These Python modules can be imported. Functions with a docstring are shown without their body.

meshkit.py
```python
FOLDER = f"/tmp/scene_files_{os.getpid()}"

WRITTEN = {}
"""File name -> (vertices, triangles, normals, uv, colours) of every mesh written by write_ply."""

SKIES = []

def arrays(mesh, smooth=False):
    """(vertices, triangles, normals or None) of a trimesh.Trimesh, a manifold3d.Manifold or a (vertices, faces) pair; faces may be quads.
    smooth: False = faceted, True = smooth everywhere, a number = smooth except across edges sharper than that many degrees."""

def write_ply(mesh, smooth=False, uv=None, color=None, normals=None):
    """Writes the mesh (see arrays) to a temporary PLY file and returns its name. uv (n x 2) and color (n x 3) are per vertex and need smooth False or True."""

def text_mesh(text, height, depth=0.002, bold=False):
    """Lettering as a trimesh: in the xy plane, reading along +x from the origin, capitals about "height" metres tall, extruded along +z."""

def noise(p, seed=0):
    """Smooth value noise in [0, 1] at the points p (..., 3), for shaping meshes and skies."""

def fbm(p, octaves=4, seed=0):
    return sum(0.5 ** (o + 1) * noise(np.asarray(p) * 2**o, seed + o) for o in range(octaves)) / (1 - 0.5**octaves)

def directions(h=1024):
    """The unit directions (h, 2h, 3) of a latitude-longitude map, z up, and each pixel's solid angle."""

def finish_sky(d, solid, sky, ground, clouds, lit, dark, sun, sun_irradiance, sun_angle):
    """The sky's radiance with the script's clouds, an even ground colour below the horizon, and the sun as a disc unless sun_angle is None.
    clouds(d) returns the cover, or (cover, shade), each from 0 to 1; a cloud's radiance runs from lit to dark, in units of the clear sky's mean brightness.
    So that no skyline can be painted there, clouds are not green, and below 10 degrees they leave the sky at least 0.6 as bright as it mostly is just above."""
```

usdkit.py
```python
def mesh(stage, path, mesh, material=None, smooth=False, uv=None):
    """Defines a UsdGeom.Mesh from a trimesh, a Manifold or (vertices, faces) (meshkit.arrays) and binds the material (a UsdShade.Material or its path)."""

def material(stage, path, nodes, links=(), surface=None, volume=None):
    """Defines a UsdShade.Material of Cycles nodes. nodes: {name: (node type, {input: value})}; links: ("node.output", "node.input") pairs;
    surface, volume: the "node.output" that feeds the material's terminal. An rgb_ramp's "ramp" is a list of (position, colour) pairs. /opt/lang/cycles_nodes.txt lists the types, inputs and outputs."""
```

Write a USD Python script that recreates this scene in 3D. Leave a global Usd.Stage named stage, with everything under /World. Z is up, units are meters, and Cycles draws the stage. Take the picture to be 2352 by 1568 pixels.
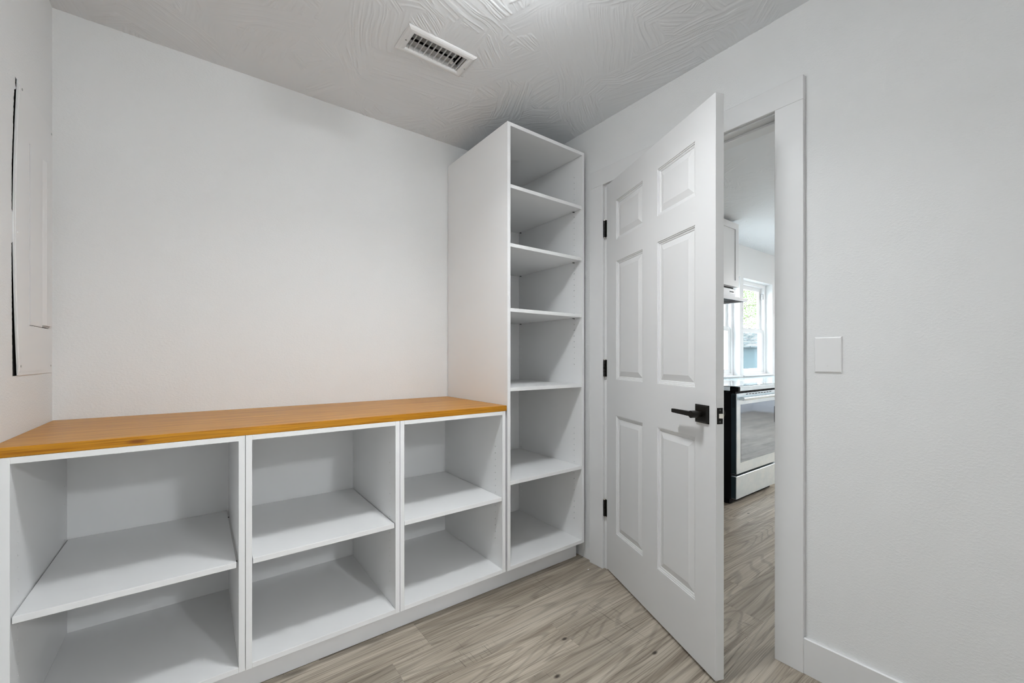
import math, random
import numpy as np, trimesh, manifold3d as m3
from shapely.geometry import Polygon, box as sbox
import usdkit, meshkit
from pxr import Usd, UsdGeom, UsdLux, UsdShade, Sdf, Gf, Vt

stage = Usd.Stage.CreateInMemory()
UsdGeom.SetStageUpAxis(stage, 'Z'); UsdGeom.SetStageMetersPerUnit(stage, 1.0)
world = UsdGeom.Xform.Define(stage, '/World'); stage.SetDefaultPrim(world.GetPrim())
UsdGeom.Scope.Define(stage, '/World/Looks')

# ------------------------------------------------------------------ camera, sky, sun, lamps, exposure
F_PX, CX, CY, YAW, CAM_H = 965.79, 1194.86, 821.96, 37.391, 1.127
EXPOSURE = 0.0
cam = UsdGeom.Camera.Define(stage, '/World/camera')
AP = 36.0
cam.CreateHorizontalApertureAttr(AP); cam.CreateVerticalApertureAttr(AP * 1568 / 2352)
cam.CreateFocalLengthAttr(F_PX / 2352 * AP)
cam.CreateHorizontalApertureOffsetAttr((1176 - CX) / 2352 * AP)
cam.CreateVerticalApertureOffsetAttr((CY - 784) / 2352 * AP)
cam.CreateClippingRangeAttr((0.02, 500.0)); cam.CreateExposureAttr(EXPOSURE)
cx_ = UsdGeom.Xformable(cam)
cx_.AddTranslateOp().Set((0, 0, CAM_H)); cx_.AddRotateXYZOp().Set((90, 0, -YAW))
dome = UsdLux.DomeLight.Define(stage, '/World/sky')
dome.CreateIntensityAttr(3.8); dome.CreateColorAttr((0.90, 0.96, 1.0))
sun = UsdLux.DistantLight.Define(stage, '/World/sun')
sun.CreateIntensityAttr(3.5); sun.CreateAngleAttr(0.6); sun.CreateColorAttr((1.0, 0.97, 0.90))
UsdGeom.Xformable(sun).AddRotateXYZOp().Set((42, 0, -25))
LAMP_STRENGTH, RIM_STRENGTH, FILL_LAMP_STRENGTH, UNSEEN_KITCHEN_LAMP_STRENGTH = 142.0, 20.0, 185.0, 330.0

# ------------------------------------------------------------------ measures
XR, XL, YB, YR, ZC = 1.733, -0.425, 2.255, -3.30, 2.4045
WT = 0.12
KX0, KX1, KY0 = XR + WT, 9.4, -1.06
YF, YK = 1.643, 1.706
rng = np.random.default_rng(7)

# ------------------------------------------------------------------ helpers
def mat(name, nodes, links=(), surface='p.BSDF', **k):
    return usdkit.material(stage, '/World/Looks/' + name, nodes, links, surface=surface, **k)

def simple(name, col, rough=0.5, **kw):
    return mat(name, {'p': ('principled_bsdf', {'base_color': col, 'roughness': rough, **kw})})

used, origin = {}, {}
def numbered(path):
    if path not in used:
        used[path] = 0; return path
    used[path] += 1
    return f'{path}_{used[path]:03d}'

def tag(prim, label=None, cat=None, group=None, kind=None):
    for k, v in (('label', label), ('category', cat), ('group', group), ('kind', kind)):
        if v: prim.SetCustomDataByKey(k, v)
    return prim

def thing(name, label, cat, loc=(0, 0, 0), rotz=0, group=None, kind=None):
    path = numbered('/World/' + name)
    x = UsdGeom.Xform.Define(stage, path); x.AddTranslateOp().Set(tuple(map(float, loc)))
    if rotz: x.AddRotateZOp().Set(float(rotz))
    origin[path] = np.array(loc, float)
    return tag(x.GetPrim(), label, cat, group, kind)

def tm(mesh):
    """-> trimesh"""
    if hasattr(mesh, 'to_mesh'):
        m = mesh.to_mesh(); return trimesh.Trimesh(np.array(m.vert_properties[:, :3]), np.array(m.tri_verts), process=False)
    return mesh

def part(name, mesh, material, parent, smooth=False, label=None, kind=None, local=False):
    pp = str(parent.GetPath())
    path = numbered(pp + '/' + name)
    o = np.zeros(3) if local else origin.get(pp, np.zeros(3))
    origin[path] = o
    mesh = tm(mesh)
    mesh = trimesh.Trimesh(np.array(mesh.vertices) - o, np.array(mesh.faces), process=False)
    p = usdkit.mesh(stage, path, mesh, material, smooth=smooth).GetPrim()
    tag(p, label, kind=kind)
    return p

def top(name, mesh, material, label, cat, smooth=False, group=None, kind=None):
    path = numbered('/World/' + name)
    p = usdkit.mesh(stage, path, tm(mesh), material, smooth=smooth).GetPrim()
    return tag(p, label, cat, group, kind)

def bx(x0, x1, y0, y1, z0, z1, b=0.0):
    x0, x1 = min(x0, x1), max(x0, x1); y0, y1 = min(y0, y1), max(y0, y1); z0, z1 = min(z0, z1), max(z0, z1)
    if b <= 0:
        return m3.Manifold.cube((x1 - x0, y1 - y0, z1 - z0)).translate((x0, y0, z0))
    b = min(b, (x1 - x0) * .49, (y1 - y0) * .49, (z1 - z0) * .49)
    P = []
    for X, sx in ((x0, 1), (x1, -1)):
        for Y, sy in ((y0, 1), (y1, -1)):
            for Z, sz in ((z0, 1), (z1, -1)):
                P += [(X, Y + sy * b, Z + sz * b), (X + sx * b, Y, Z + sz * b), (X + sx * b, Y + sy * b, Z)]
    return m3.Manifold.hull_points(np.array(P))

def hull(pts): return m3.Manifold.hull_points(np.array(pts, float))

def cyl(p0, p1, r, n=16, r1=None):
    p0, p1 = np.array(p0, float), np.array(p1, float)
    d = p1 - p0; L = np.linalg.norm(d); d /= L
    a = np.cross(d, (0, 0, 1) if abs(d[2]) < .9 else (1, 0, 0)); a /= np.linalg.norm(a); b = np.cross(d, a)
    t = np.arange(n) * 2 * np.pi / n
    ring = np.cos(t)[:, None] * a + np.sin(t)[:, None] * b
    return hull(np.vstack([p0 + ring * r, p1 + ring * (r if r1 is None else r1)]))

def cat(*ms): return trimesh.util.concatenate([tm(m) for m in ms])
def uni(*ms):
    r = ms[0]
    for m in ms[1:]: r = r + m
    return r

def extrude_x(poly, x0, x1):
    """a shapely polygon in (y, z) extruded along x"""
    t = trimesh.creation.extrude_polygon(poly, x1 - x0, engine='earcut')
    v = np.array(t.vertices); t.vertices = np.stack([v[:, 2] + x0, v[:, 0], v[:, 1]], 1)
    return t

def to_man(t):
    t = trimesh.Trimesh(t.vertices, t.faces, process=True)
    if t.volume < 0: t.invert()
    return m3.Manifold(m3.Mesh(np.array(t.vertices, np.float32), np.array(t.faces, np.uint32)))

# ------------------------------------------------------------------ materials
def bumpy_white(name, col, scale, strength, dist, rough=0.5, stretch=(1, 1, 1), detail=3.0, lo=.42, hi=.7):
    return mat(name, {
        'g': ('geometry', {}), 'm': ('mapping', {'scale': stretch}),
        'n': ('noise_texture', {'scale': scale, 'detail': detail, 'roughness': .55}),
        'r': ('map_range', {'from_min': lo, 'from_max': hi, 'to_min': 0.0, 'to_max': 1.0, 'clamp': True}),
        'n2': ('noise_texture', {'scale': scale * .13, 'detail': 2.0}),
        'mm': ('math', {'math_type': 'multiply'}),
        'b': ('bump', {'strength': strength, 'distance': dist}),
        'p': ('principled_bsdf', {'base_color': col, 'roughness': rough, 'specular_ior_level': .35})},
        [('g.position', 'm.vector'), ('m.vector', 'n.vector'), ('m.vector', 'n2.vector'), ('n.fac', 'r.value'), ('r.result', 'mm.value1'),
         ('n2.fac', 'mm.value2'), ('mm.value', 'b.height'), ('b.normal', 'p.normal')])

M = {}
M['wall'] = bumpy_white('wall_paint', (.826, .83, .83), 150, .36, .0018, .55, (.75, .75, 1.15))
M['ceiling'] = simple('ceiling_paint', (.82, .84, .86), .6, specular_ior_level=.3)
M['trim'] = simple('trim_paint', (.79, .79, .79), .38)
M['melamine'] = simple('white_melamine', (.90, .90, .90), .42)
M['kick'] = simple('kick_paint', (.84, .84, .85), .4)
M['door'] = mat('door_paint', {
    'g': ('texture_coordinate', {}), 'm': ('mapping', {'scale': (60, 60, 260)}), 'w': ('noise_texture', {'scale': 1.6, 'detail': 3.0, 'distortion': .6}),
    'b': ('bump', {'strength': .12, 'distance': .0010}),
    'p': ('principled_bsdf', {'base_color': (.78, .78, .78), 'roughness': .42})},
    [('g.object', 'm.vector'), ('m.vector', 'w.vector'), ('w.fac', 'b.height'), ('b.normal', 'p.normal')])
M['black'] = simple('oil_rubbed_black', (.005, .0042, .003), .36, specular_ior_level=.3)
M['brass'] = simple('satin_nickel', (.75, .72, .66), .3, metallic=1.0)
M['dark'] = simple('dark_cavity', (.02, .02, .02), .8)  # near-black; also stands in for shade in the wall hole and hood gaps
M['core'] = simple('particle_core', (.10, .09, .08), .9)
M['pin'] = simple('shelf_pin_metal', (.10, .10, .10), .4, metallic=.6)
M['vent'] = simple('vent_enamel', (.82, .82, .82), .35)
M['sheet'] = simple('galvanised_sheet', (.46, .46, .46), .45, metallic=.2)
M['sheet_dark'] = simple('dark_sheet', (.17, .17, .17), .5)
M['cover'] = simple('panel_cover_paint', (.83, .83, .83), .45)
M['plate'] = simple('plate_plastic', (.83, .83, .83), .3)
M['white_cab'] = simple('kitchen_cabinet_paint', (.74, .74, .74), .35)
M['hoodp'] = simple('hood_enamel', (.62, .62, .63), .3)
M['vinyl'] = simple('window_vinyl', (.86, .86, .86), .35)
M['quartz'] = simple('pale_counter', (.46, .57, .61), .10)
M['blackp'] = simple('black_enamel', (.002, .002, .003), .5, specular_ior_level=.12)
M['steel'] = mat('brushed_steel', {
    'g': ('geometry', {}), 'm': ('mapping', {'scale': (6, 6, 9)}), 'n': ('noise_texture', {'scale': 2.0, 'detail': 4.0}),
    'r': ('rgb_ramp', {'ramp': [(.3, (.76, .86, .92)), (.7, (.88, .94, .98))]}),
    'p': ('principled_bsdf', {'metallic': 1.0, 'roughness': .32})},
    [('g.position', 'm.vector'), ('m.vector', 'n.vector'), ('n.fac', 'r.fac'), ('r.color', 'p.base_color')])
M['oven_glass'] = simple('oven_door_glass', (.46, .53, .63), .05, metallic=1.0)
M['cooktop'] = simple('cooktop_glass', (.03, .05, .05), .04, coat_weight=1.0, specular_ior_level=.9)
M['teal'] = simple('range_edge_coating', (.006, .022, .03), .3, specular_ior_level=.3)
M['pane'] = mat('window_pane', {'t': ('transparent_bsdf', {'color': (.97, .99, 1.0)}), 'g': ('glossy_bsdf', {'roughness': .0, 'color': (.9, .95, 1)}), 'l': ('layer_weight', {'blend': .5}), 'w': ('math', {'math_type': 'power', 'value2': 5.0}), 'f': ('math', {'math_type': 'multiply_add', 'value2': .75, 'value3': .03}), 'x': ('mix_closure', {})},
               [('l.facing', 'w.value1'), ('w.value', 'f.value1'), ('f.value', 'x.fac'), ('t.BSDF', 'x.closure1'), ('g.BSDF', 'x.closure2')], surface='x.closure')
M['shade'] = mat('lamp_glass', {'e': ('emission', {'color': (.942, .978, 1.0), 'strength': LAMP_STRENGTH})}, surface='e.emission')
M['rim'] = mat('lamp_rim_glass', {'e': ('emission', {'color': (.942, .978, 1.0), 'strength': RIM_STRENGTH})}, surface='e.emission')
M['fill_shade'] = mat('added_fill_lamp_glass', {'e': ('emission', {'color': (.942, .978, 1.0), 'strength': FILL_LAMP_STRENGTH})}, surface='e.emission')
M['kshade'] = mat('unseen_kitchen_lamp_glass', {'e': ('emission', {'color': (.97, .985, 1.0), 'strength': UNSEEN_KITCHEN_LAMP_STRENGTH})}, surface='e.emission')
M['shed'] = simple('blue_shed_paint', (.034, .064, .074), .7)
M['bark'] = simple('bark', (.16, .13, .10), .9)
M['grass'] = simple('pale_concrete', (.30, .30, .29), .95)
M['leaf'] = mat('leaf', {'d': ('diffuse_bsdf', {'color': (.13, .215, .065)}), 't': ('translucent_bsdf', {'color': (.17, .29, .085)}), 'x': ('mix_closure', {'fac': .5})},
               [('d.BSDF', 'x.closure1'), ('t.BSDF', 'x.closure2')], surface='x.closure')
M['shingle'] = mat('shingles', {'g': ('geometry', {}), 'n': ('noise_texture', {'scale': 4.0, 'detail': 3.0}), 'r': ('rgb_ramp', {'ramp': [(.35, (.020, .032, .036)), (.7, (.10, .12, .125))]}),
                                'p': ('principled_bsdf', {'roughness': .9})}, [('g.position', 'n.vector'), ('n.fac', 'r.fac'), ('r.color', 'p.base_color')])

# oak slab: long streaks along x, a knot on the front edge
M['oak'] = mat('varnished_oak', {
    'g': ('geometry', {}),
    'm1': ('mapping', {'scale': (1.6, 34, 60)}), 'n1': ('noise_texture', {'scale': 1.0, 'detail': 5.0, 'roughness': .6, 'distortion': .5}),
    'm2': ('mapping', {'scale': (7, 230, 300)}), 'n2': ('noise_texture', {'scale': 1.0, 'detail': 3.0}),
    'r1': ('rgb_ramp', {'ramp': [(.30, (.44, .170, .006)), (.52, (.54, .235, .013)), (.72, (.62, .288, .024))]}),
    'r2': ('rgb_ramp', {'ramp': [(.36, (.66, .58, .50)), (.52, (1, 1, 1))]}),
    'mx': ('mix_color', {'blend_type': 'multiply', 'fac': .8}),
    'ks': ('vector_math', {'math_type': 'subtract', 'vector2': (-.142, 1.643, .8855)}), 'km': ('mapping', {'scale': (38, 60, 130)}),
    'kl': ('vector_math', {'math_type': 'length'}), 'kr': ('map_range', {'from_min': .35, 'from_max': 1.15, 'to_min': 1.0, 'to_max': 0.0, 'clamp': True}),
    'kx': ('mix_color', {'blend_type': 'mix', 'b': (.24, .075, .010)}),
    'bp': ('bump', {'strength': .15, 'distance': .0006}),
    'p': ('principled_bsdf', {'roughness': .34, 'specular_ior_level': .28})},
    [('g.position', 'm1.vector'), ('m1.vector', 'n1.vector'), ('g.position', 'm2.vector'), ('m2.vector', 'n2.vector'), ('n1.fac', 'r1.fac'), ('n2.fac', 'r2.fac'),
     ('r1.color', 'mx.a'), ('r2.color', 'mx.b'), ('g.position', 'ks.vector1'), ('ks.vector', 'km.vector'), ('km.vector', 'kl.vector1'), ('kl.value', 'kr.value'),
     ('kr.result', 'kx.fac'), ('mx.result', 'kx.a'), ('kx.result', 'p.base_color'), ('n2.fac', 'bp.height'), ('bp.normal', 'p.normal')])

# vinyl oak planks: each plank's own seed shifts the grain
def plank_material():
    N = {
        'g': ('geometry', {}), 'a': ('attribute', {'attribute': 'seed'}),
        'o': ('vector_math', {'math_type': 'multiply_add', 'vector2': (37.0, 37.0, 37.0)}),
        # warp that bends the grain around knots
        'mw': ('mapping', {'scale': (1.1, 4.0, 1)}), 'nw': ('noise_texture', {'scale': 1.0, 'detail': 2.0}),
        'w': ('vector_math', {'math_type': 'multiply_add', 'vector2': (.0, .07, 0)}),
        'm1': ('mapping', {'scale': (1.3, 30, 1)}), 'n1': ('noise_texture', {'scale': 1.0, 'detail': 3.0, 'roughness': .6}),
        'm2': ('mapping', {'scale': (3.6, 190, 1)}), 'n2': ('noise_texture', {'scale': 1.0, 'detail': 4.0, 'roughness': .65}),
        'm4': ('mapping', {'scale': (1.1, 3.2, 1)}), 'n4': ('noise_texture', {'scale': 1.0, 'detail': 3.0, 'roughness': .6}),
        'r1': ('rgb_ramp', {'ramp': [(.30, (.36, .305, .242)), (.46, (.475, .412, .334)), (.62, (.575, .508, .420))]}),
        'r2': ('rgb_ramp', {'ramp': [(.34, (.36, .33, .30)), (.44, (.84, .83, .82)), (.54, (1, 1, 1))]}),
        'r4': ('rgb_ramp', {'ramp': [(.32, (.70, .685, .67)), (.58, (1, 1, 1))]}),
        'x1': ('mix_color', {'blend_type': 'multiply', 'fac': .68}), 'x4': ('mix_color', {'blend_type': 'multiply', 'fac': .85}),
        # knots
        'mk': ('mapping', {'scale': (1.6, 3.0, 1)}), 'vk': ('voronoi_texture', {'scale': 1.0, 'dimensions': '2D'}),
        'rk': ('map_range', {'from_min': .010, 'from_max': .030, 'to_min': 1.0, 'to_max': 0.0, 'clamp': True}),
        'xk': ('mix_color', {'blend_type': 'mix', 'b': (.052, .040, .030)}), 'kc': ('separate_color', {}), 'kg': ('math', {'math_type': 'greater_than', 'value2': .58}), 'kk': ('math', {'math_type': 'multiply'}),
        # saw marks across the grain
        'ms': ('mapping', {'scale': (210, 9, 1)}), 'ns': ('noise_texture', {'scale': 1.0, 'detail': 1.0}),
        'rs': ('map_range', {'from_min': .65, 'from_max': .69, 'to_min': 0.0, 'to_max': .55, 'clamp': True}),
        'nm': ('noise_texture', {'scale': 3.2, 'detail': 1.0}), 'rm': ('map_range', {'from_min': .52, 'from_max': .62, 'to_min': 0.0, 'to_max': 1.0, 'clamp': True}),
        'sm': ('math', {'math_type': 'multiply'}), 'xs': ('mix_color', {'blend_type': 'mix', 'b': (.11, .095, .08)}),
        # cathedral rings: contour lines of a slow noise
        'mc': ('mapping', {'scale': (.55, 4.4, 1)}), 'nc': ('noise_texture', {'scale': 1.0, 'detail': 1.5, 'roughness': .4}),
        'cm': ('math', {'math_type': 'multiply', 'value2': 170.0}), 'cs': ('math', {'math_type': 'sine'}),
        'cr': ('map_range', {'from_min': .35, 'from_max': .98, 'to_min': 0.0, 'to_max': .34, 'clamp': True}),
        'xc': ('mix_color', {'blend_type': 'mix', 'b': (.165, .140, .115)}),
        # tone of the plank
        'sx': ('separate_xyz', {}), 'rt': ('map_range', {'from_min': 0, 'from_max': 1, 'to_min': .86, 'to_max': 1.10}),
        'ct': ('combine_xyz', {}), 'xt': ('vector_math', {'math_type': 'multiply'}),
        'bp': ('bump', {'strength': .12, 'distance': .0006}),
        'p': ('principled_bsdf', {'roughness': .42, 'specular_ior_level': .4})}
    L = [('a.vector', 'o.vector1'), ('g.position', 'o.vector3'), ('o.vector', 'mw.vector'), ('mw.vector', 'nw.vector'), ('nw.color', 'w.vector1'), ('o.vector', 'w.vector3')]
    for k in '12': L += [('w.vector', f'm{k}.vector'), (f'm{k}.vector', f'n{k}.vector'), (f'n{k}.fac', f'r{k}.fac')]
    L += [('o.vector', 'm4.vector'), ('m4.vector', 'n4.vector'), ('n4.fac', 'r4.fac'),
          ('o.vector', 'mc.vector'), ('mc.vector', 'nc.vector'), ('nc.fac', 'cm.value1'), ('cm.value', 'cs.value1'), ('cs.value', 'cr.value'), ('cr.result', 'xc.fac'), ('r1.color', 'xc.a'), ('xc.result', 'x1.a'), ('r2.color', 'x1.b'), ('x1.result', 'x4.a'), ('r4.color', 'x4.b'),
          ('w.vector', 'mk.vector'), ('mk.vector', 'vk.vector'), ('vk.distance', 'rk.value'), ('vk.color', 'kc.color'), ('kc.r', 'kg.value1'), ('kg.value', 'kk.value1'), ('rk.result', 'kk.value2'), ('kk.value', 'xk.fac'), ('x4.result', 'xk.a'),
          ('o.vector', 'ms.vector'), ('ms.vector', 'ns.vector'), ('ns.fac', 'rs.value'), ('o.vector', 'nm.vector'), ('nm.fac', 'rm.value'),
          ('rs.result', 'sm.value1'), ('rm.result', 'sm.value2'), ('sm.value', 'xs.fac'), ('xk.result', 'xs.a'),
          ('a.vector', 'sx.vector'), ('sx.x', 'rt.value'), ('rt.result', 'ct.x'), ('rt.result', 'ct.y'), ('rt.result', 'ct.z'),
          ('xs.result', 'xt.vector1'), ('ct.vector', 'xt.vector2'), ('xt.vector', 'p.base_color'), ('n2.fac', 'bp.height'), ('bp.normal', 'p.normal')]
    return mat('vinyl_plank', N, L)
M['plank'] = plank_material()

# ------------------------------------------------------------------ floor of planks
fl = thing('floor', 'grey-brown wood-look plank floor running through both rooms', 'floor', (0, 0, 0), kind='structure')
part('subfloor', bx(XL - WT, KX1 + WT, YR - WT, YB + .16, -.06, -.0065), M['core'], fl)
PW, PL = 0.181, 1.22
row0 = 1.700 - 29 * PW
pr = np.random.default_rng(11)
nrow = 0
y = row0
while y < YB + .1:
    x = XL - WT - pr.uniform(0, PL)
    while x < KX1 + WT:
        a, b = max(x, XL - WT), min(x + PL, (KX1 if y + PW > KY0 - WT else XR) + WT)
        y0, y1 = max(y, YR - WT), min(y + PW, YB + .15)
        if b - a > .01 and y1 - y0 > .01:
            p = part('plank', bx(a + .0001, b - .0001, y0 + .0001, y1 - .0001, -.006, 0, .0005), M['plank'], fl)
            UsdGeom.PrimvarsAPI(p).CreatePrimvar('seed', Sdf.ValueTypeNames.Vector3fArray, 'constant').Set(Vt.Vec3fArray([Gf.Vec3f(*map(float, pr.uniform(0, 1, 3)))]))
        x += PL
    y += PW

# ------------------------------------------------------------------ ceilings: brushed plaster relief
def brushed(x0, x1, y0, y1, step, n, seed, keep=None, zc=ZC, amp=.0026):
    r = np.random.default_rng(seed)
    xs = np.linspace(x0, x1, int(round((x1 - x0) / step)) + 1); ys = np.linspace(y0, y1, int(round((y1 - y0) / step)) + 1)
    h = np.zeros((len(ys), len(xs)))
    for _ in range(n):
        cx, cy, th = r.uniform(x0 - .1, x1 + .1), r.uniform(y0 - .1, y1 + .1), r.uniform(0, np.pi)
        La, Lb, bend = r.uniform(.13, .26), r.uniform(.06, .12), r.uniform(-.7, .7)
        R = math.hypot(La, Lb) + .06
        i0, i1 = np.searchsorted(xs, (cx - R, cx + R)); j0, j1 = np.searchsorted(ys, (cy - R, cy + R))
        if i1 - i0 < 3 or j1 - j0 < 3: continue
        X, Y = np.meshgrid(xs[i0:i1] - cx, ys[j0:j1] - cy)
        a = X * math.cos(th) + Y * math.sin(th); b = -X * math.sin(th) + Y * math.cos(th)
        b = b + bend * a * a
        s = int(r.integers(1e6))
        wav = (meshkit.noise(np.stack([a * 14, b * 16, a * 0 + .5], -1), s) - .5) * .022
        q = np.stack([(b + wav) * 125, a * 5.0, a * 0 + .37], -1)
        nn = meshkit.noise(q, s + 1)
        ridge = np.clip(1 - np.abs(nn - .5) * 5.0, 0, 1) ** 1.5 * (0.35 + meshkit.noise(np.stack([a * 9, b * 30, a * 0], -1), s + 2))
        edge = (meshkit.noise(np.stack([b * 70, a * 8, a * 0], -1), s + 3) - .5) * .06
        m = np.clip((La - np.abs(a) + edge) / .02, 0, 1) * np.clip((Lb - np.abs(b)) / .008, 0, 1)
        lip = np.exp(-((Lb - np.abs(b)) / .004) ** 2) * .8
        k = r.uniform(.15, 1.0)
        h[j0:j1, i0:i1] = h[j0:j1, i0:i1] * (1 - m) + m * k * (ridge + lip * .5)
    X, Y = np.meshgrid(xs, ys)
    v = np.stack([X.ravel(), Y.ravel(), zc - (h * amp).ravel()], 1)
    nx, ny = len(xs), len(ys)
    i, j = np.meshgrid(np.arange(nx - 1), np.arange(ny - 1))
    q = (j * nx + i).ravel()
    f = np.vstack([np.stack([q, q + nx, q + nx + 1], 1), np.stack([q, q + nx + 1, q + 1], 1)])
    if keep is not None:
        c = v[f].mean(1); f = f[keep(c)]
    return trimesh.Trimesh(v, f, process=False)

VX0, VX1, VY0, VY1 = .672, .908, 1.563, 1.652     # vent opening
hole = lambda c: ~((c[:, 0] > VX0 - .006) & (c[:, 0] < VX1 + .006) & (c[:, 1] > VY0 - .006) & (c[:, 1] < VY1 + .006))
slab = bx(XL, XR, YR, YB, ZC + .0005, ZC + .12) - bx(VX0 - .005, VX1 + .005, VY0 - .005, VY1 + .005, ZC - .1, ZC + .5)
ce = thing('ceiling', 'white plaster ceiling with brushed swirl texture', 'ceiling', (0, 0, 0), kind='structure')
part('plaster', brushed(XL, XR, .30, YB, .0026, 300, 5, hole), M['ceiling'], ce, smooth=True)
part('plaster', brushed(XL, XR, YR, .30, .008, 520, 6), M['ceiling'], ce, smooth=True)
part('slab', slab, M['ceiling'], ce)
ck = thing('ceiling_kitchen', 'white textured ceiling of the kitchen seen through the doorway', 'ceiling', (0, 0, 0), kind='structure')
part('plaster', brushed(KX0, 6.2, .4, YB, .006, 420, 9, amp=.0026), M['ceiling'], ck, smooth=True)
part('slab', bx(KX0, KX1 + WT, KY0 - WT, YB + .16, ZC + .0005, ZC + .12), M['ceiling'], ck)

# ------------------------------------------------------------------ walls
DY0, DY1, DZ = .680, 1.5025, 2.048      # clear door opening between jambs
JT = .018
wl = bx(XR, KX0, YR - WT, YB, 0, ZC + .12) - bx(XR - .1, KX0 + .1, DY0 - JT, DY1 + JT, -.1, DZ + JT)
top('wall_right', wl, M['wall'], 'white orange-peel wall with the doorway, right of the shelving', 'wall', kind='structure')
top('wall_back', bx(XL - WT, XR + WT * .5, YB, YB + WT, 0, ZC + .12), M['wall'], 'white wall behind the wood-topped shelving', 'wall', kind='structure')
top('wall_front', bx(XL - WT, XR, YR - WT, YR, 0, ZC + .12), M['wall'], 'unseen white wall behind the viewer, set back to make room for the fill lamp', 'wall', kind='structure')  # unseen rear wall, its depth chosen to suit the added fill lamp
top('baseboard_right', hull([(XR - .014, y_, z_) for y_ in (-.58, .579) for z_ in (0, .124)] + [(XR - .010, y_, .128) for y_ in (-.58, .579)] + [(XR, y_, z_) for y_ in (-.58, .579) for z_ in (0, .128)]),
    M['trim'], 'tall flat white baseboard along the door wall', 'baseboard', kind='structure')
top('added_wall_return', bx(1.20, XR, -.70, -.58, 0, ZC + .12), M['wall'], 'short added white wall behind the viewer, shading the door edge and right wall from the rear lamp', 'wall', kind='structure')  # added blocker: keeps the rear lamp off the door edge and right wall
top('baseboard_front', bx(XL + .0, XR, YR, YR + .014, 0, .128, .003), M['trim'], 'white baseboard behind the viewer', 'baseboard', kind='structure')
top('baseboard_left', bx(XL, XL + .014, YR + .014, YF - .02, 0, .128, .003), M['trim'], 'white baseboard along the left wall', 'baseboard', kind='structure')

# left wall with the ragged hole for the breaker panel
PZ0, PZ1, PYR = 1.0755, 1.9450, 2.237
zz = np.linspace(PZ0 + .004, PZ1 - .002, 60)
zm, zh = (PZ0 + PZ1) / 2, (PZ1 - PZ0) / 2
cover_left = lambda z: 1.8415 + .036 * np.abs((z - zm) / zh) ** 1.7
def hole_left(z):
    tpos = (z - PZ0) / (PZ1 - PZ0)
    base = np.interp(tpos, [0, .08, .3, .44, .445, .54, .545, .7, .92, .955, .96, 1], [1.845, 1.842, 1.837, 1.835, 1.850, 1.850, 1.836, 1.838, 1.856, 1.860, 1.872, 1.868])
    return base
rag = np.random.default_rng(3)
left = [(float(hole_left(z) + (rag.uniform(-.0012, .0012) if z < 1.8 else rag.uniform(-.004, .002))), float(z)) for z in np.linspace(PZ0 - .002, PZ1 + .001, 150)]
hp = Polygon(left + [(2.215, PZ1 - .01), (2.215, PZ0 + .01)]).buffer(0)
if hp.geom_type != 'Polygon': hp = max(hp.geoms, key=lambda g: g.area)
wl = bx(XL - WT, XL, YR - WT, YB, 0, ZC + .12) - to_man(extrude_x(hp, XL - .1, XL + .05))
wlp = thing('wall_left', 'white wall on the left holding the breaker panel', 'wall', (XL, 1.0, 0), kind='structure')
part('drywall', wl, M['wall'], wlp)
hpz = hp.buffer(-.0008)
part('cavity_shade_block', to_man(extrude_x(hpz, XL - .099, XL - .006)) , M['dark'], wlp, label='dark block giving the shade of the hole behind the breaker panel cover')  # dark block fills the hole, its colour stands in for deep shade

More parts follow.
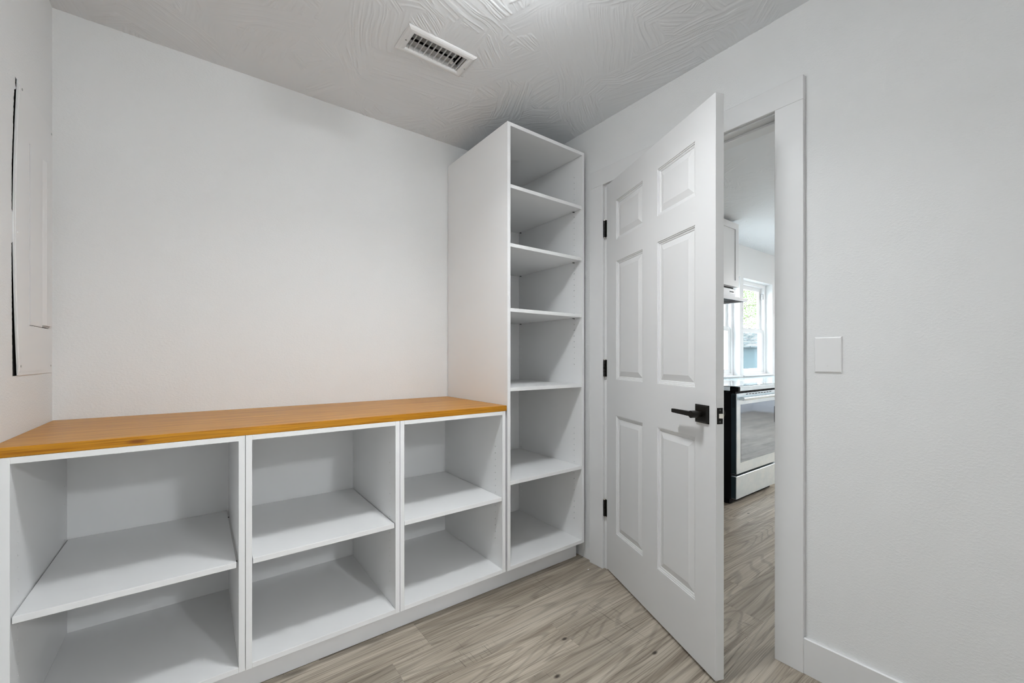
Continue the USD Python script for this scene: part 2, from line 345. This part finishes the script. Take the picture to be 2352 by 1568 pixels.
# ------------------------------------------------------------------ door frame
CT = .018
XC = XR - CT
top('trim_1', bx(XC, XR, 1.519, 1.613, 0, 2.0538, .0015), M['trim'], 'flat white door casing board on the hinge side', 'door casing', kind='structure')
top('trim_2', bx(XC, XR, .579, 1.613, 2.0538, 2.141, .0015), M['trim'], 'flat white casing board across the top of the doorway', 'door casing', kind='structure')
top('trim_3', bx(XC, XR, .579, .6735, 0, 2.0538, .0015), M['trim'], 'flat white door casing board on the latch side', 'door casing', kind='structure')
jb = thing('trim_4', 'white door jamb lining the doorway with a black strike plate', 'door jamb', (XR, DY0, 0), kind='structure')
part('jamb_board', bx(XR, KX0, DY0 - JT, DY0, 0, DZ), M['trim'], jb)
part('jamb_board', bx(XR, KX0, DY1, DY1 + JT, 0, DZ), M['trim'], jb)
part('jamb_board', bx(XR, KX0, DY0 - JT, DY1 + JT, DZ, DZ + JT), M['trim'], jb)
part('door_stop', bx(XR + .042, XR + .075, DY0, DY0 + .011, 0, DZ, .002), M['trim'], jb)
part('door_stop', bx(XR + .042, XR + .075, DY1 - .011, DY1, 0, DZ, .002), M['trim'], jb)
part('door_stop', bx(XR + .042, XR + .075, DY0, DY1, DZ - .011, DZ, .002), M['trim'], jb)
sp = part('strike_plate', bx(XR - .001, XR + .036, DY0 - .0005, DY0 + .0018, .885, .945, .0008) - bx(XR + .008, XR + .024, DY0 - .1, DY0 + .1, .902, .928), M['black'], jb, label='black strike plate')
for n, (c0, c1, w) in enumerate(((1.519, 1.613, 0), (.579, .6735, 0))):
    top('trim_%d' % (5 + n), bx(KX0, KX0 + CT, c0, c1, 0, 2.0538, .0015), M['trim'], ('flat white casing board on the kitchen side of the doorway, hinge end', 'flat white casing board on the kitchen side of the doorway, latch end')[n], 'door casing', kind='structure')
top('trim_7', bx(KX0, KX0 + CT, .579, 1.613, 2.0538, 2.141, .0015), M['trim'], 'flat white casing board over the doorway on the kitchen side', 'door casing', kind='structure')

# ------------------------------------------------------------------ door: local x along the door from the hinge, y out of the room-side face, z up
ANG = 22.17
DW, DH, DT = .813, 2.032, .035
ang = math.radians(ANG)
ed = np.array([-math.sin(ang), -math.cos(ang)])
# local +x = ed, local +y = left of ed = (cos, -sin)... the far face is at +y
rot = math.degrees(math.atan2(ed[1], ed[0]))
door = thing('door_1', 'white six-panel door standing half open with black lever handle', 'door', (1.722, 1.4956, .012), rot, kind='structure')
cols = [(.100, .352), (.461, .709)]
rows = [(.2185, .8245), (1.0045, 1.6095), (1.713, 1.9185)]
slab = bx(0, DW, 0, DT, 0, DH, .0012)
for x0, x1 in cols:
    for z0, z1 in rows:
        slab = slab - bx(x0, x1, -.1, .1, z0, z1)
part('door_slab', slab, M['door'], door, local=True)
def panel_mesh(x0, x1, z0, z1):
    prof = [(0, .0), (.0035, .0005), (.0045, .0030), (.0085, .0036), (.0095, .0062), (.0165, .0078), (.0185, .0098), (.0425, .0032), (.0440, .0028)]
    V, Fc = [], []
    for side in (0, 1):
        base = len(V)
        for o, d in prof:
            yy = d if side == 0 else DT - d
            V += [(x0 + o, yy, z0 + o), (x1 - o, yy, z0 + o), (x1 - o, yy, z1 - o), (x0 + o, yy, z1 - o)]
        for k in range(len(prof) - 1):
            for c in range(4):
                a, b = base + 4 * k + c, base + 4 * k + (c + 1) % 4
                q = (a, b, b + 4, a + 4)
                Fc.append(q if side == 0 else q[::-1])
        l = base + 4 * (len(prof) - 1)
        q = (l, l + 1, l + 2, l + 3); Fc.append(q if side == 0 else q[::-1])
    return trimesh.Trimesh(np.array(V), np.array([(a, b, c) for a, b, c, d in Fc] + [(a, c, d) for a, b, c, d in Fc]), process=False)
for z0, z1 in rows:
    for x0, x1 in cols:
        part('panel', panel_mesh(x0, x1, z0, z1), M['door'], door, local=True)
HS, HZ = .748, .9145
def handle(side):
    s = -1 if side == 0 else 1
    f = 0 if side == 0 else DT
    ro = hull([(HS + dx * .0345, f, HZ + dz * .0325) for dx in (-1, 1) for dz in (-1, 1)] + [(HS + dx * .0345, f + s * .005, HZ + dz * .0325) for dx in (-1, 1) for dz in (-1, 1)]
              + [(HS + dx * .0285, f + s * .0095, HZ + dz * .0265) for dx in (-1, 1) for dz in (-1, 1)])
    h = part('door_handle', ro, M['black'], door, local=True, label='black square rose and lever handle' if side == 0 else None)
    part('neck', uni(cyl((HS, f + s * .009, HZ), (HS, f + s * .030, HZ), .0112, 20), cyl((HS, f + s * .028, HZ), (HS, f + s * .051, HZ), .0132, 20)), M['black'], h, smooth=30, local=True)
    lv = hull([(HS + .008, f + s * yy, HZ + zz_) for yy in (.0320, .0480) for zz_ in (-.0085, .0085)] + [(HS - .118, f + s * yy, HZ + zz_) for yy in (.0350, .0455) for zz_ in (-.0072, .0072)]
              + [(HS - .124, f + s * yy, HZ + zz_) for yy in (.0375, .0435) for zz_ in (-.005, .005)])
    part('lever', lv, M['black'], h, local=True)
handle(0); handle(1)
lp = part('latch_plate', bx(DW - .0008, DW + .0012, .006, DT - .006, HZ - .028, HZ + .028, .0004), M['black'], door, local=True, label='black latch plate on the door edge')
part('latch_bolt', hull([(DW, .012, HZ - .008), (DW, .026, HZ - .008), (DW, .012, HZ + .008), (DW, .026, HZ + .008), (DW + .010, .024, HZ - .008), (DW + .010, .026, HZ - .008), (DW + .010, .024, HZ + .008), (DW + .010, .026, HZ + .008)]), M['brass'], lp, local=True, label='bright metal latch bolt')
for dz in (-.020, .020):
    part('screw', cyl((DW + .001, DT / 2, HZ + dz), (DW + .0018, DT / 2, HZ + dz), .0034, 12), M['pin'], lp, local=True)
for zc in (1.803, 1.061, .317):
    h = part('hinge', uni(bx(-.0012, .0, .001, DT - .003, zc - .0445, zc + .0445), bx(-.0105, .0, -.0030, .001, zc - .0445, zc + .0445)), M['black'], door, local=True, label='black butt hinge')
    kn = [cyl((-.0125, -.0065, zc - .0445 + k * .0178 + .0004), (-.0125, -.0065, zc - .0445 + (k + 1) * .0178 - .0004), .0062, 16) for k in range(5)]
    part('knuckle', cat(*kn), M['black'], h, smooth=30, local=True)
    part('hinge_pin', cat(cyl((-.0125, -.0065, zc + .0435), (-.0125, -.0065, zc + .0475), .0072, 16), cyl((-.0125, -.0065, zc - .051), (-.0125, -.0065, zc - .044), .002, 10, .0045)), M['brass'], h, smooth=30, local=True, label='worn metal hinge pin')

# ------------------------------------------------------------------ shelving
T = .018
EB = .0008
def panel_with_holes(x0, x1, y0, y1, z0, z1, face, ys, zs):
    """upright panel; face +1: holes drilled into the +x face, -1: the -x face, 0 both"""
    p = bx(x0, x1, y0, y1, z0, z1, EB)
    holes, cups = [], []
    for s in ((-1, 1) if face == 0 else (face,)):
        xf = x1 if s > 0 else x0
        for y_ in ys:
            for z_ in zs:
                holes.append(cyl((xf - s * .008, y_, z_), (xf + s * .002, y_, z_), .0027, 8))
                cups.append(bx(xf - s * .0079, xf - s * .0030, y_ - .0019, y_ + .0019, z_ - .0019, z_ + .0019))  # core-coloured plugs, kept dark to stand in for the shade inside the holes
    return p - m3.Manifold.batch_boolean(holes, m3.OpType.Add), cat(*cups)

def pins(sh, x0, x1, zb, ys):
    for s, xx in ((1, x0), (-1, x1)):
        for y_ in ys:
            part('shelf_pin', uni(bx(xx, xx + s * .011, y_ - .0045, y_ + .0045, zb - .0035, zb - .0002, .0006), cyl((xx - s * .004, y_, zb - .0026), (xx + s * .003, y_, zb - .0026), .0022, 8)), M['pin'], sh)

PIN_Y = (1.705, 2.198)
def case(name, label, catg, x0, x1, ztop, shelves, holes, front=YF, fixed=(), gaps=(.0022, .0022), group=None, back_y=2.232, tops=.018):
    t = thing(name, label, catg, ((x0 + x1) / 2, (front + YB) / 2, 0), group=group)
    zb = .102
    for s, (a, b) in ((1, (x0, x0 + T)), (-1, (x1 - T, x1))):
        pm, cups = panel_with_holes(a, b, front, YB - .004, zb, ztop, s, PIN_Y, holes)
        sp_ = part('side_panel', pm, M['melamine'], t)
        part('pin_hole', cups, M['core'], sp_, kind='stuff')
    part('bottom_panel', bx(x0 + T, x1 - T, front, back_y, zb, zb + T, EB), M['melamine'], t)
    part('top_panel', bx(x0 + T, x1 - T, front, back_y, ztop - tops, ztop, EB), M['melamine'], t)
    part('back_panel', bx(x0 + T, x1 - T, back_y, back_y + .012, zb, ztop), M['melamine'], t)
    for z_ in fixed:
        part('fixed_shelf', bx(x0 + T, x1 - T, front + .0005, back_y, z_, z_ + T, EB), M['melamine'], t)
    for z_ in shelves:
        a, b = x0 + T + gaps[0], x1 - T - gaps[1]
        sh = part('shelf', bx(a, b, front + .003, back_y - .003, z_, z_ + T, EB), M['melamine'], t)
        pins(sh, x0 + T, x1 - T, z_, PIN_Y)
    return t
low_holes = [.6965 - .032 * k for k in range(15)]
case_x = [-.402, .1215, .6450, 1.1685]
labels = ['white open base cabinet with one shelf against the left wall, under the wooden top', 'white open base cabinet with one shelf in the middle under the wooden top', 'white open base cabinet with one shelf next to the tall bookcase, under the wooden top']
gaps = [(.003, .006), (.0025, .003), (.002, .002)]
for k in range(3):
    c = case('base_cabinet', labels[k], 'shelf unit', case_x[k] + .0006, case_x[k + 1] - .0006, .873, [.4450], low_holes, gaps=gaps[k], group='open base cabinets under the wooden top', tops=.017)
    if k == 0:
        part('filler_strip', bx(XL + .0005, case_x[0], YF + .001, YF + .02, .102, .873, .0005), M['melamine'], c)
tall_holes = [2.1477 - .032 * k for k in range(34)] + [.7337 - .032 * k for k in range(17)]
case('bookcase', 'tall white open bookcase with shelves in the corner beside the door', 'bookcase', 1.179, 1.7055, 2.2675, [1.952, 1.6665, 1.3515, .5115], tall_holes, fixed=(.966,), gaps=(.0015, .0015), back_y=2.223)
top('toe_kick', bx(XL + .001, 1.7055, YK, YK + .018, 0.0008, .102, .001), M['kick'], 'white recessed kick board under the cabinets, scuffed along the floor', 'kick board')
top('countertop', bx(XL + .001, 1.1745, YF - .0005, YB - .001, .8732, .8995, .0016), M['oak'], 'varnished honey-oak slab top with a knot on its front edge', 'countertop')

chip = np.array([1.6476, 1.5594, 0])
top('paint_chip', hull([chip + (a * .006, b * .004, h) for a, b in ((-1, 0), (-.3, .9), (.8, .6), (1, -.4), (.1, -1)) for h in (.0002, .0024)]), M['trim'],
    'small white paint chip lying on the floor beside the door casing', 'paint chip')

# ------------------------------------------------------------------ breaker panel
bp = thing('breaker_panel', 'white painted electrical breaker panel with a dark gap along its left edge', 'breaker panel', (XL, 2.05, PZ0))
lft = [(float(cover_left(z)), float(z)) for z in np.linspace(PZ0, PZ1, 24)]
pc = Polygon([(PYR, PZ0), (PYR, PZ1)] + lft[::-1])
inner = sbox(1.9752, 1.2288, 2.1815, 1.7975)
# cover: sheet with bevelled edge: stack two extrusions
cov = to_man(extrude_x(pc, XL + .0002, XL + .0032)) + to_man(extrude_x(pc.buffer(-.010, join_style=2), XL + .0025, XL + .0046))
cov = cov - to_man(extrude_x(inner, XL - .01, XL + .02))
part('cover', cov, M['cover'], bp)
dp = Polygon([(XL - .0, 1.9790)] + [(XL + .0054, 1.9790), (XL + .0060, 2.105), (XL + .0120, 2.128), (XL + .0120, 2.1795), (XL, 2.1795)])
dm = trimesh.creation.extrude_polygon(Polygon([(a, b) for a, b in dp.exterior.coords]), 1.7960 - 1.2305, engine='earcut'); dm.apply_translation((0, 0, 1.2305))
pd = part('panel_door', to_man(dm) - bx(XL - .001, XL + .03, 2.105, 2.1785, 1.22, 1.2375), M['cover'], bp)
part('pull', bx(XL + .0005, XL + .007, 2.108, 2.178, 1.2312, 1.2372), M['sheet'], pd, label='grey finger pull with its shadow put into the colour')  # grey bar stands in for the shadow in the pull notch
for y_, z_ in ((1.9056, 1.9305), (2.2206, 1.930), (1.8942, 1.1025), (2.2128, 1.1006), (1.868, 1.495)):
    part('screw', cyl((XL + .002, y_, z_), (XL + .0058, y_, z_), .0036, 10), M['cover'] if z_ == 1.495 else M['sheet'], bp)

# ------------------------------------------------------------------ ceiling vent
cv = thing('ceiling_vent', 'white metal ceiling register with a row of slats', 'ceiling vent', (.789, 1.6075, ZC))
OX0, OX1, OY0, OY1 = .6375, .9395, 1.530, 1.684
def ring(levels):
    """levels: (x0,x1,y0,y1,z) rectangles joined in order"""
    V, Fc = [], []
    for x0, x1, y0, y1, z in levels: V += [(x0, y0, z), (x1, y0, z), (x1, y1, z), (x0, y1, z)]
    n = len(levels)
    for k in range(n - 1):
        for c in range(4):
            a, b = 4 * k + c, 4 * k + (c + 1) % 4
            Fc += [(a, a + 4, b + 4), (a, b + 4, b)]
    return trimesh.Trimesh(np.array(V), np.array(Fc), process=False)
def ins(d, z): return (OX0 + d, OX1 - d, OY0 + d, OY1 - d, z)
fr = ring([ins(0, ZC + .001), ins(0, ZC - .0035), ins(.004, ZC - .0070), ins(.012, ZC - .0105), ins(.020, ZC - .0112), (VX0 - .004, VX1 + .004, VY0 - .006, VY1 + .006, ZC - .0098),
           (VX0, VX1, VY0 , VY1, ZC - .004), (VX0, VX1, VY0, VY1, ZC + .022), (VX0 - .002, VX1 + .002, VY0 - .002, VY1 + .002, ZC + .022), (VX0 - .002, VX1 + .002, VY0 - .002, VY1 + .002, ZC - .002), ins(.0, ZC + .001)])
fr.fix_normals()
part('frame', fr, M['vent'], cv)
for k in range(11):
    xx = VX0 + .012 + k * (VX1 - VX0 - .020) / 10
    part('slat', hull([(xx - .0007, y_, ZC - .0075) for y_ in (VY0, VY1)] + [(xx + .0009, y_, ZC - .0075) for y_ in (VY0, VY1)] + [(xx - .0003, y_, ZC + .001) for y_ in (VY0, VY1)] + [(xx + .0012, y_, ZC + .001) for y_ in (VY0, VY1)]), M['vent'], cv)
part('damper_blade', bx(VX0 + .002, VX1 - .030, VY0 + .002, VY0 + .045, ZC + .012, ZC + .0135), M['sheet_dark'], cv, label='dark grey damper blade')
part('damper_blade', bx(VX0 + .002, VX1 - .030, VY0 + .060, VY1 - .002, ZC + .012, ZC + .0135), M['sheet'], cv)
part('damper_lever', bx(VX1 - .042, VX1 - .030, VY1 - .030, VY1 - .012, ZC + .003, ZC + .005, .0005), M['vent'], cv)
bt = bx(VX0 - .004, VX1 + .004, VY0 - .004, VY1 + .004, ZC + .024, ZC + .115) - bx(VX0 - .002, VX1 + .002, VY0 - .002, VY1 + .002, ZC, ZC + .11)
part('duct_boot', bt, M['dark'], cv, label='dark duct behind the slats')
for xx, yy in ((.6555, 1.6065), (.9250, 1.6135)):
    part('screw', cyl((xx, yy, ZC - .0128), (xx, yy, ZC - .008), .0036, 14), M['sheet'], cv, label='small grey screw')

# ------------------------------------------------------------------ blank wall plate
wp = thing('wall_plate', 'blank white plastic wall plate with two screws right of the doorway', 'wall plate', (XR, .509, 1.138))
def plate_pts(d, x): return [(x, .4690 + d, 1.0765 + d), (x, .5495 - d, 1.0765 + d), (x, .4690 + d, 1.2003 - d), (x, .5495 - d, 1.2003 - d)]
part('plate', hull(plate_pts(0, XR) + plate_pts(.0004, XR - .0032) + plate_pts(.0022, XR - .0054) + plate_pts(.0045, XR - .0062)), M['plate'], wp)
for z_ in (1.1830, 1.0998):
    part('screw', cyl((XR - .0058, .5105, z_), (XR - .0072, .5105, z_), .0032, 14) - bx(XR - .02, XR - .0065, .5101, .5109, z_ - .003, z_ + .003), M['plate'], wp)

# ------------------------------------------------------------------ ceiling lamps, all out of view (the main one just above the picture's top edge)
def lamp(x, y, label, shade, recess, rim=None):
    t = thing('unseen_ceiling_lamp', label, 'ceiling lamp', (x, y, ZC))
    b = trimesh.creation.revolve(np.array([(0, .001), (.145, .001), (.145, -.016), (.135, -.022), (0, -.022)]), sections=40)
    b.apply_translation((x, y, ZC)); part('base', b, M['trim'], t, smooth=30)
    s = trimesh.creation.revolve(np.array([(.120, -.0225), (.132, -.0225), (.132, -.118), (.120, -.118), (.120, -.0225)]), sections=48)
    s.apply_translation((x, y, ZC)); part('shade', s, rim or M['rim'], t, smooth=40, label='softly glowing drum')
    zd = -.118 + recess
    d = trimesh.creation.revolve(np.array([(0, zd + .006), (.1195, zd + .006), (.1195, zd), (0, zd)]), sections=48)
    d.apply_translation((x, y, ZC)); part('diffuser', d, shade, t, smooth=40, label='bright diffuser facing down')
lamp(.68, .93, 'round flush ceiling lamp over the storage room', M['shade'], .085)
lamp(1.25, -2.20, 'added round ceiling lamp behind the viewer, fill light for the shelves', M['fill_shade'], .004, M['fill_shade'])  # added fill lamp, brightens the shelves from behind the viewer
lamp(4.8, -.55, 'unseen round ceiling lamp over the middle of the kitchen, placed to light the stove and cabinets', M['kshade'], .004)  # kitchen lamps are out of view, placed to light stove and window wall
lamp(7.4, .45, 'unseen round ceiling lamp over the far end of the kitchen, placed to light its walls and ceiling', M['kshade'], .004)

# ------------------------------------------------------------------ kitchen shell
WIN = [(4.065, 4.830), (4.915, 5.680)]
WZ0, WZ1 = .915, 2.040
kb = bx(KX0 - WT * .5, KX1 + WT, YB, YB + .16, 0, ZC + .12)
for a, b in WIN: kb = kb - bx(a, b, YB - .1, YB + .3, WZ0, WZ1)
top('wall_kitchen_back', kb, M['wall'], 'white kitchen wall with two windows, seen through the doorway', 'wall', kind='structure')
top('wall_kitchen_right', bx(KX1, KX1 + WT, KY0 - WT, YB, 0, ZC + .12), M['wall'], 'white far end wall of the kitchen', 'wall', kind='structure')
top('wall_kitchen_front', bx(KX0, KX1, KY0 - WT, KY0, 0, ZC + .12), M['wall'], 'white kitchen wall opposite the stove, mirrored in its glass', 'wall', kind='structure')
top('baseboard_kitchen_front', bx(KX0, KX1 - .014, KY0, KY0 + .014, 0, .128, .003), M['trim'], 'white baseboard opposite the stove', 'baseboard', kind='structure')
top('baseboard_kitchen_right', bx(KX1 - .014, KX1, KY0, YB, 0, .128, .003), M['trim'], 'white baseboard on the far end wall of the kitchen', 'baseboard', kind='structure')
def window(n, a, b, label):
    w = thing('window_%d' % n, label, 'window', ((a + b) / 2, YB + .085, WZ0), kind='structure')
    y0 = YB + .080
    fw = .040
    def frame(x0, x1, z0, z1, yy0, yy1, f, bev=.003): return bx(x0, x1, yy0, yy1, z0, z1) - bx(x0 + f, x1 - f, yy0 - .1, yy1 + .1, z0 + f, z1 - f)
    part('window_frame', frame(a, b, WZ0, WZ1, y0, y0 + .08, fw), M['vinyl'], w)
    part('window_sill', bx(a, b, YB - .012, y0, WZ0, WZ0 + .016, .003), M['vinyl'], w)
    zm_ = 1.462
    us = part('upper_sash', frame(a + fw, b - fw, zm_ - .018, WZ1 - fw, y0 + .045, y0 + .072, .045), M['vinyl'], w)
    part('pane', bx(a + fw + .040, b - fw - .040, y0 + .056, y0 + .060, zm_ + .02, WZ1 - fw - .04), M['pane'], us, label='clear glass pane')
    ls = part('lower_sash', frame(a + fw, b - fw, WZ0 + fw, zm_ + .018, y0 + .012, y0 + .040, .045), M['vinyl'], w)
    part('pane', bx(a + fw + .040, b - fw - .040, y0 + .024, y0 + .028, WZ0 + fw + .04, zm_ - .02), M['pane'], ls)
    part('sash_lock', bx((a + b) / 2 - .03, (a + b) / 2 + .03, y0 + .02, y0 + .045, zm_ + .018, zm_ + .028, .003), M['sheet'], w)
    part('balance_cover', bx(b - fw - .012, b - fw, y0 + .010, y0 + .040, 1.86, 1.93, .003), M['sheet'], w)
window(1, *WIN[0], 'white double-hung window partly hidden behind the range hood')
window(2, *WIN[1], 'white double-hung window looking out on the blue shed and tree')

# ------------------------------------------------------------------ range
RX0, RX1, RY = 3.237, 3.994, 1.535
rg = thing('range', 'stainless steel electric range with black sides and mirrored oven door', 'stove', ((RX0 + RX1) / 2, 1.9, 0))
part('body', bx(RX0, RX1, RY + .045, 2.19, .045, .872, .003), M['blackp'], rg, label='black side panels')
part('toe_base', bx(RX0 + .02, RX1 - .02, RY + .065, 2.15, .004, .05), M['blackp'], rg)
for xx in (RX0 + .04, RX1 - .04):
    for yy in (RY + .10, 2.12):
        part('foot', cyl((xx, yy, 0.0), (xx, yy, .046), .016, 12), M['blackp'], rg)
ck_ = part('cooktop', uni(bx(RX0 - .004, RX1 + .002, RY - .012, 2.20, .874, .908, .003)), M['steel'], rg, label='steel cooktop rim')
part('glass_top', bx(RX0 + .006, RX1 - .006, RY + .012, 2.19, .9065, .912, .001), M['cooktop'], ck_, label='black glass cooking surface')
part('corner_cap', bx(RX0 - .006, RX0 + .030, RY - .014, RY + .05, .872, .9085, .004), M['blackp'], ck_, label='black corner cap')
part('control_gap', bx(RX0 + .006, RX1 - .006, RY + .012, RY + .05, .855, .875), M['blackp'], rg)
dfz0, dfz1 = .243, .856
dr = part('oven_door', bx(RX0 + .004, RX1 - .004, RY, RY + .042, dfz0, dfz1, .003), M['steel'], rg, label='stainless oven door')
part('edge_strip', bx(RX0 + .0025, RX0 + .010, RY + .006, RY + .043, dfz0 + .003, dfz1 - .003), M['teal'], dr, label='dark side edge of the oven door')
part('oven_window', bx(RX0 + .062, RX1 - .062, RY - .0015, RY + .004, .325, .770, .0008), M['oven_glass'], dr, label='mirror-like dark oven glass')
hb = cat(*[bx(x_, x_ + .022, RY - .040, RY + .004, .806, .828, .004) for x_ in (RX0 + .045, RX1 - .067)], hull([p for x_ in (RX0 + .030, RX1 - .030) for p in [(x_, RY - .034 + .011 * math.cos(t_), .817 + .013 * math.sin(t_)) for t_ in np.linspace(0, 2 * np.pi, 14)[:-1]]]))
part('handle', hb, M['steel'], dr, smooth=30, label='steel bar handle')
for k in range(9):
    x_ = RX0 + .15 + k * .052
    part('vent_slot', bx(x_, x_ + .036, RY - .0012, RY + .002, .8425, .8475), M['blackp'], dr)
for k in range(10):
    z_ = .75 + k * .0095
    part('side_slot', bx(RX0 + .0016, RX0 + .004, RY + .014, RY + .034, z_, z_ + .0045), M['blackp'], dr)
part('drawer', bx(RX0 + .004, RX1 - .004, RY + .002, RY + .044, .052, .226, .003), M['steel'], rg, label='stainless storage drawer')
part('drawer_edge', bx(RX0 + .0025, RX0 + .010, RY + .008, RY + .043, .055, .222), M['teal'], rg)

# ------------------------------------------------------------------ hood, wall cabinet, counter
hd = thing('range_hood', 'white range hood above the stove with small buttons', 'range hood', ((RX0 + RX1) / 2, 2.0, 1.64))
HX0, HX1 = RX0, RX1
part('housing', bx(HX0, HX1, 1.906, YB - .002, 1.696, 1.7695, .002), M['hoodp'], hd)
part('gap_shade_block', bx(HX0 + .012, HX1 - .012, 1.922, YB - .004, 1.684, 1.7812), M['dark'], hd, label='dark block painted as the shade in the gaps around the housing')  # dark block in place of the shaded gaps above and below the housing
cn = hull([(x_, y_, z_) for x_ in (HX0, HX1) for (y_, z_) in ((1.800, 1.642), (1.800, 1.668), (1.906, 1.686), (YB - .002, 1.686), (YB - .002, 1.642))])
part('canopy', cn - bx(HX0 + .014, HX1 - .014, 1.815, YB - .02, 1.60, 1.668), M['hoodp'], hd)
part('filter', bx(HX0 + .02, HX1 - .02, 1.83, YB - .03, 1.660, 1.667), M['dark'], hd, label='dark grease filter')
part('control_plate', bx(HX1 - .115, HX1 - .018, 1.9045, 1.907, 1.722, 1.758, .0005), M['plate'], hd)
for k in range(4):
    part('button', bx(HX1 - .108 + k * .020, HX1 - .096 + k * .020, 1.9025, 1.906, 1.733, 1.748, .001), M['pin'], hd, label='dark button' if k == 0 else None)
uc = thing('wall_cabinet', 'white shaker wall cabinet over the range hood', 'cabinet', ((RX0 + RX1) / 2, 2.1, 1.7815))
UF = 1.874
part('body', bx(HX0, HX1, UF + .020, YB - .002, 1.7815, 2.372, .001), M['white_cab'], uc)
xm = (HX0 + HX1) / 2
for a, b in ((HX0 + .002, xm - .0015), (xm + .0015, HX1 - .002)):
    f = bx(a, b, UF, UF + .0195, 1.7835, 2.370, .0012)
    d = part('cabinet_door', f - bx(a + .058, b - .058, UF - .1, UF + .010, 1.7835 + .058, 2.370 - .058), M['white_cab'], uc)
    part('inset_panel', bx(a + .0585, b - .0585, UF + .008, UF + .0102, 1.7835 + .0585, 2.370 - .0585), M['white_cab'], d)
bc = thing('kitchen_base_cabinet', 'white kitchen base cabinet under the windows beside the stove', 'cabinet', (5.2, 1.95, 0))
part('body', bx(RX1 + .005, 6.4, 1.64, YB - .002, .10, .874, .001), M['white_cab'], bc)
part('toe_base', bx(RX1 + .005, 6.4, 1.70, YB - .002, 0.0, .10), M['white_cab'], bc)
for k in range(4):
    a = RX1 + .008 + k * .599
    part('cabinet_door', bx(a, a + .594, 1.620, 1.6395, .105, .868, .0015) - bx(a + .058, a + .536, 1.5, 1.630, .163, .810), M['white_cab'], bc)
top('kitchen_countertop', bx(RX1 + .004, 6.42, 1.605, YB - .002, .8745, .9060, .003), M['quartz'], 'pale glossy counter below the kitchen windows', 'countertop')

# ------------------------------------------------------------------ outside
GZ = -.6
top('ground', bx(-30, 70, -40, 60, GZ - .2, GZ), M['grass'], 'pale paved yard outside the kitchen windows', 'ground', kind='structure')
top('foundation', bx(XL - WT, KX1 + WT, YR - WT, YB + .16, GZ - .05, -.06), M['core'], 'foundation under both rooms', 'foundation', kind='structure')
sd = thing('shed', 'pale blue shed with a shingled roof seen through the kitchen window', 'shed', (16.5, 7, GZ))
SX, EZ = 14.6, 1.53
part('wall', hull([(SX, y_, z_) for y_ in (2.5, 12) for z_ in (GZ, EZ)] + [(SX + 4.4, y_, z_) for y_ in (2.5, 12) for z_ in (GZ, EZ)] + [(SX + 2.2, y_, 2.19) for y_ in (2.5, 12)]), M['shed'], sd)
sl = (2.21 - EZ) / 2.2
for s in (-1, 1):
    rows_ = []
    for k in range(14):
        u0, u1 = k / 14 * 2.4, (k + 1.25) / 14 * 2.4
        for j in range(24):
            w0 = 2.3 + (j + (k % 2) * .5) * .41
            dz = rng.uniform(0, .012)
            xs_ = [SX + 2.2 + s * (2.4 - u) for u in (u0, u1)]
            zs_ = [2.22 - (2.4 - u) * sl for u in (u0, u1)]
            rows_.append(hull([(xs_[0], w, zs_[0] + .040 + dz) for w in (w0, w0 + .39)] + [(xs_[1], w, zs_[1] + .018) for w in (w0, w0 + .39)] + [(xs_[0], w, zs_[0]) for w in (w0, w0 + .39)] + [(xs_[1], w, zs_[1]) for w in (w0, w0 + .39)]))
    part('roof', cat(*rows_), M['shingle'], sd, label='grey shingled roof', kind='stuff')

def tree(cx, cy, zc, R, nleaf, seed, label):
    r = np.random.default_rng(seed)
    t = thing('tree', label, 'tree', (cx, cy, GZ))
    tr = [cyl((cx, cy, GZ - .02), (cx + .1, cy, zc - R * .5), .22, 10, .14), cyl((cx + .1, cy, zc - R * .5), (cx, cy + .1, zc + R * .4), .14, 8, .05)]
    tips = []
    for k in range(26):
        a0 = np.array((cx + .07, cy, zc - R * r.uniform(.1, .6) + R * .3 * (k % 3)))
        d = r.normal(size=3); d[2] = abs(d[2]) * .6; d /= np.linalg.norm(d)
        a1 = a0 + d * R * r.uniform(.5, .85)
        tr.append(cyl(a0, a1, .034, 6, .010)); tips.append(a1)
        for q in range(3):
            d2 = d + r.normal(size=3) * .5; d2 /= np.linalg.norm(d2)
            b0 = a0 + (a1 - a0) * r.uniform(.4, .9); b1 = b0 + d2 * R * .35
            tr.append(cyl(b0, b1, .014, 5, .005)); tips.append(b1)
    part('trunk', cat(*tr), M['bark'], t)
    tips = np.array(tips)
    c = tips[r.integers(len(tips), size=nleaf)] + r.normal(size=(nleaf, 3)) * R * .24
    u = r.normal(size=(nleaf, 3)); u /= np.linalg.norm(u, axis=1)[:, None]
    w = np.cross(u, r.normal(size=(nleaf, 3))); w /= np.linalg.norm(w, axis=1)[:, None]
    s = r.uniform(.028, .055, nleaf)[:, None]
    V = np.stack([c - u * s, c + w * s * .55, c + u * s, c - w * s * .55], 1).reshape(-1, 3)
    i = np.arange(nleaf)[:, None] * 4
    part('foliage', trimesh.Trimesh(V, np.vstack([i + (0, 1, 2), i + (0, 2, 3)]), process=False), M['leaf'], t, kind='stuff')
tree(24.5, 12.7, 4.6, 3.6, 26000, 21, 'leafy pale green tree rising behind the blue shed')
tree(28, 21.5, 5, 3.6, 9000, 22, 'pale green tree farther off, left of the one behind the shed')
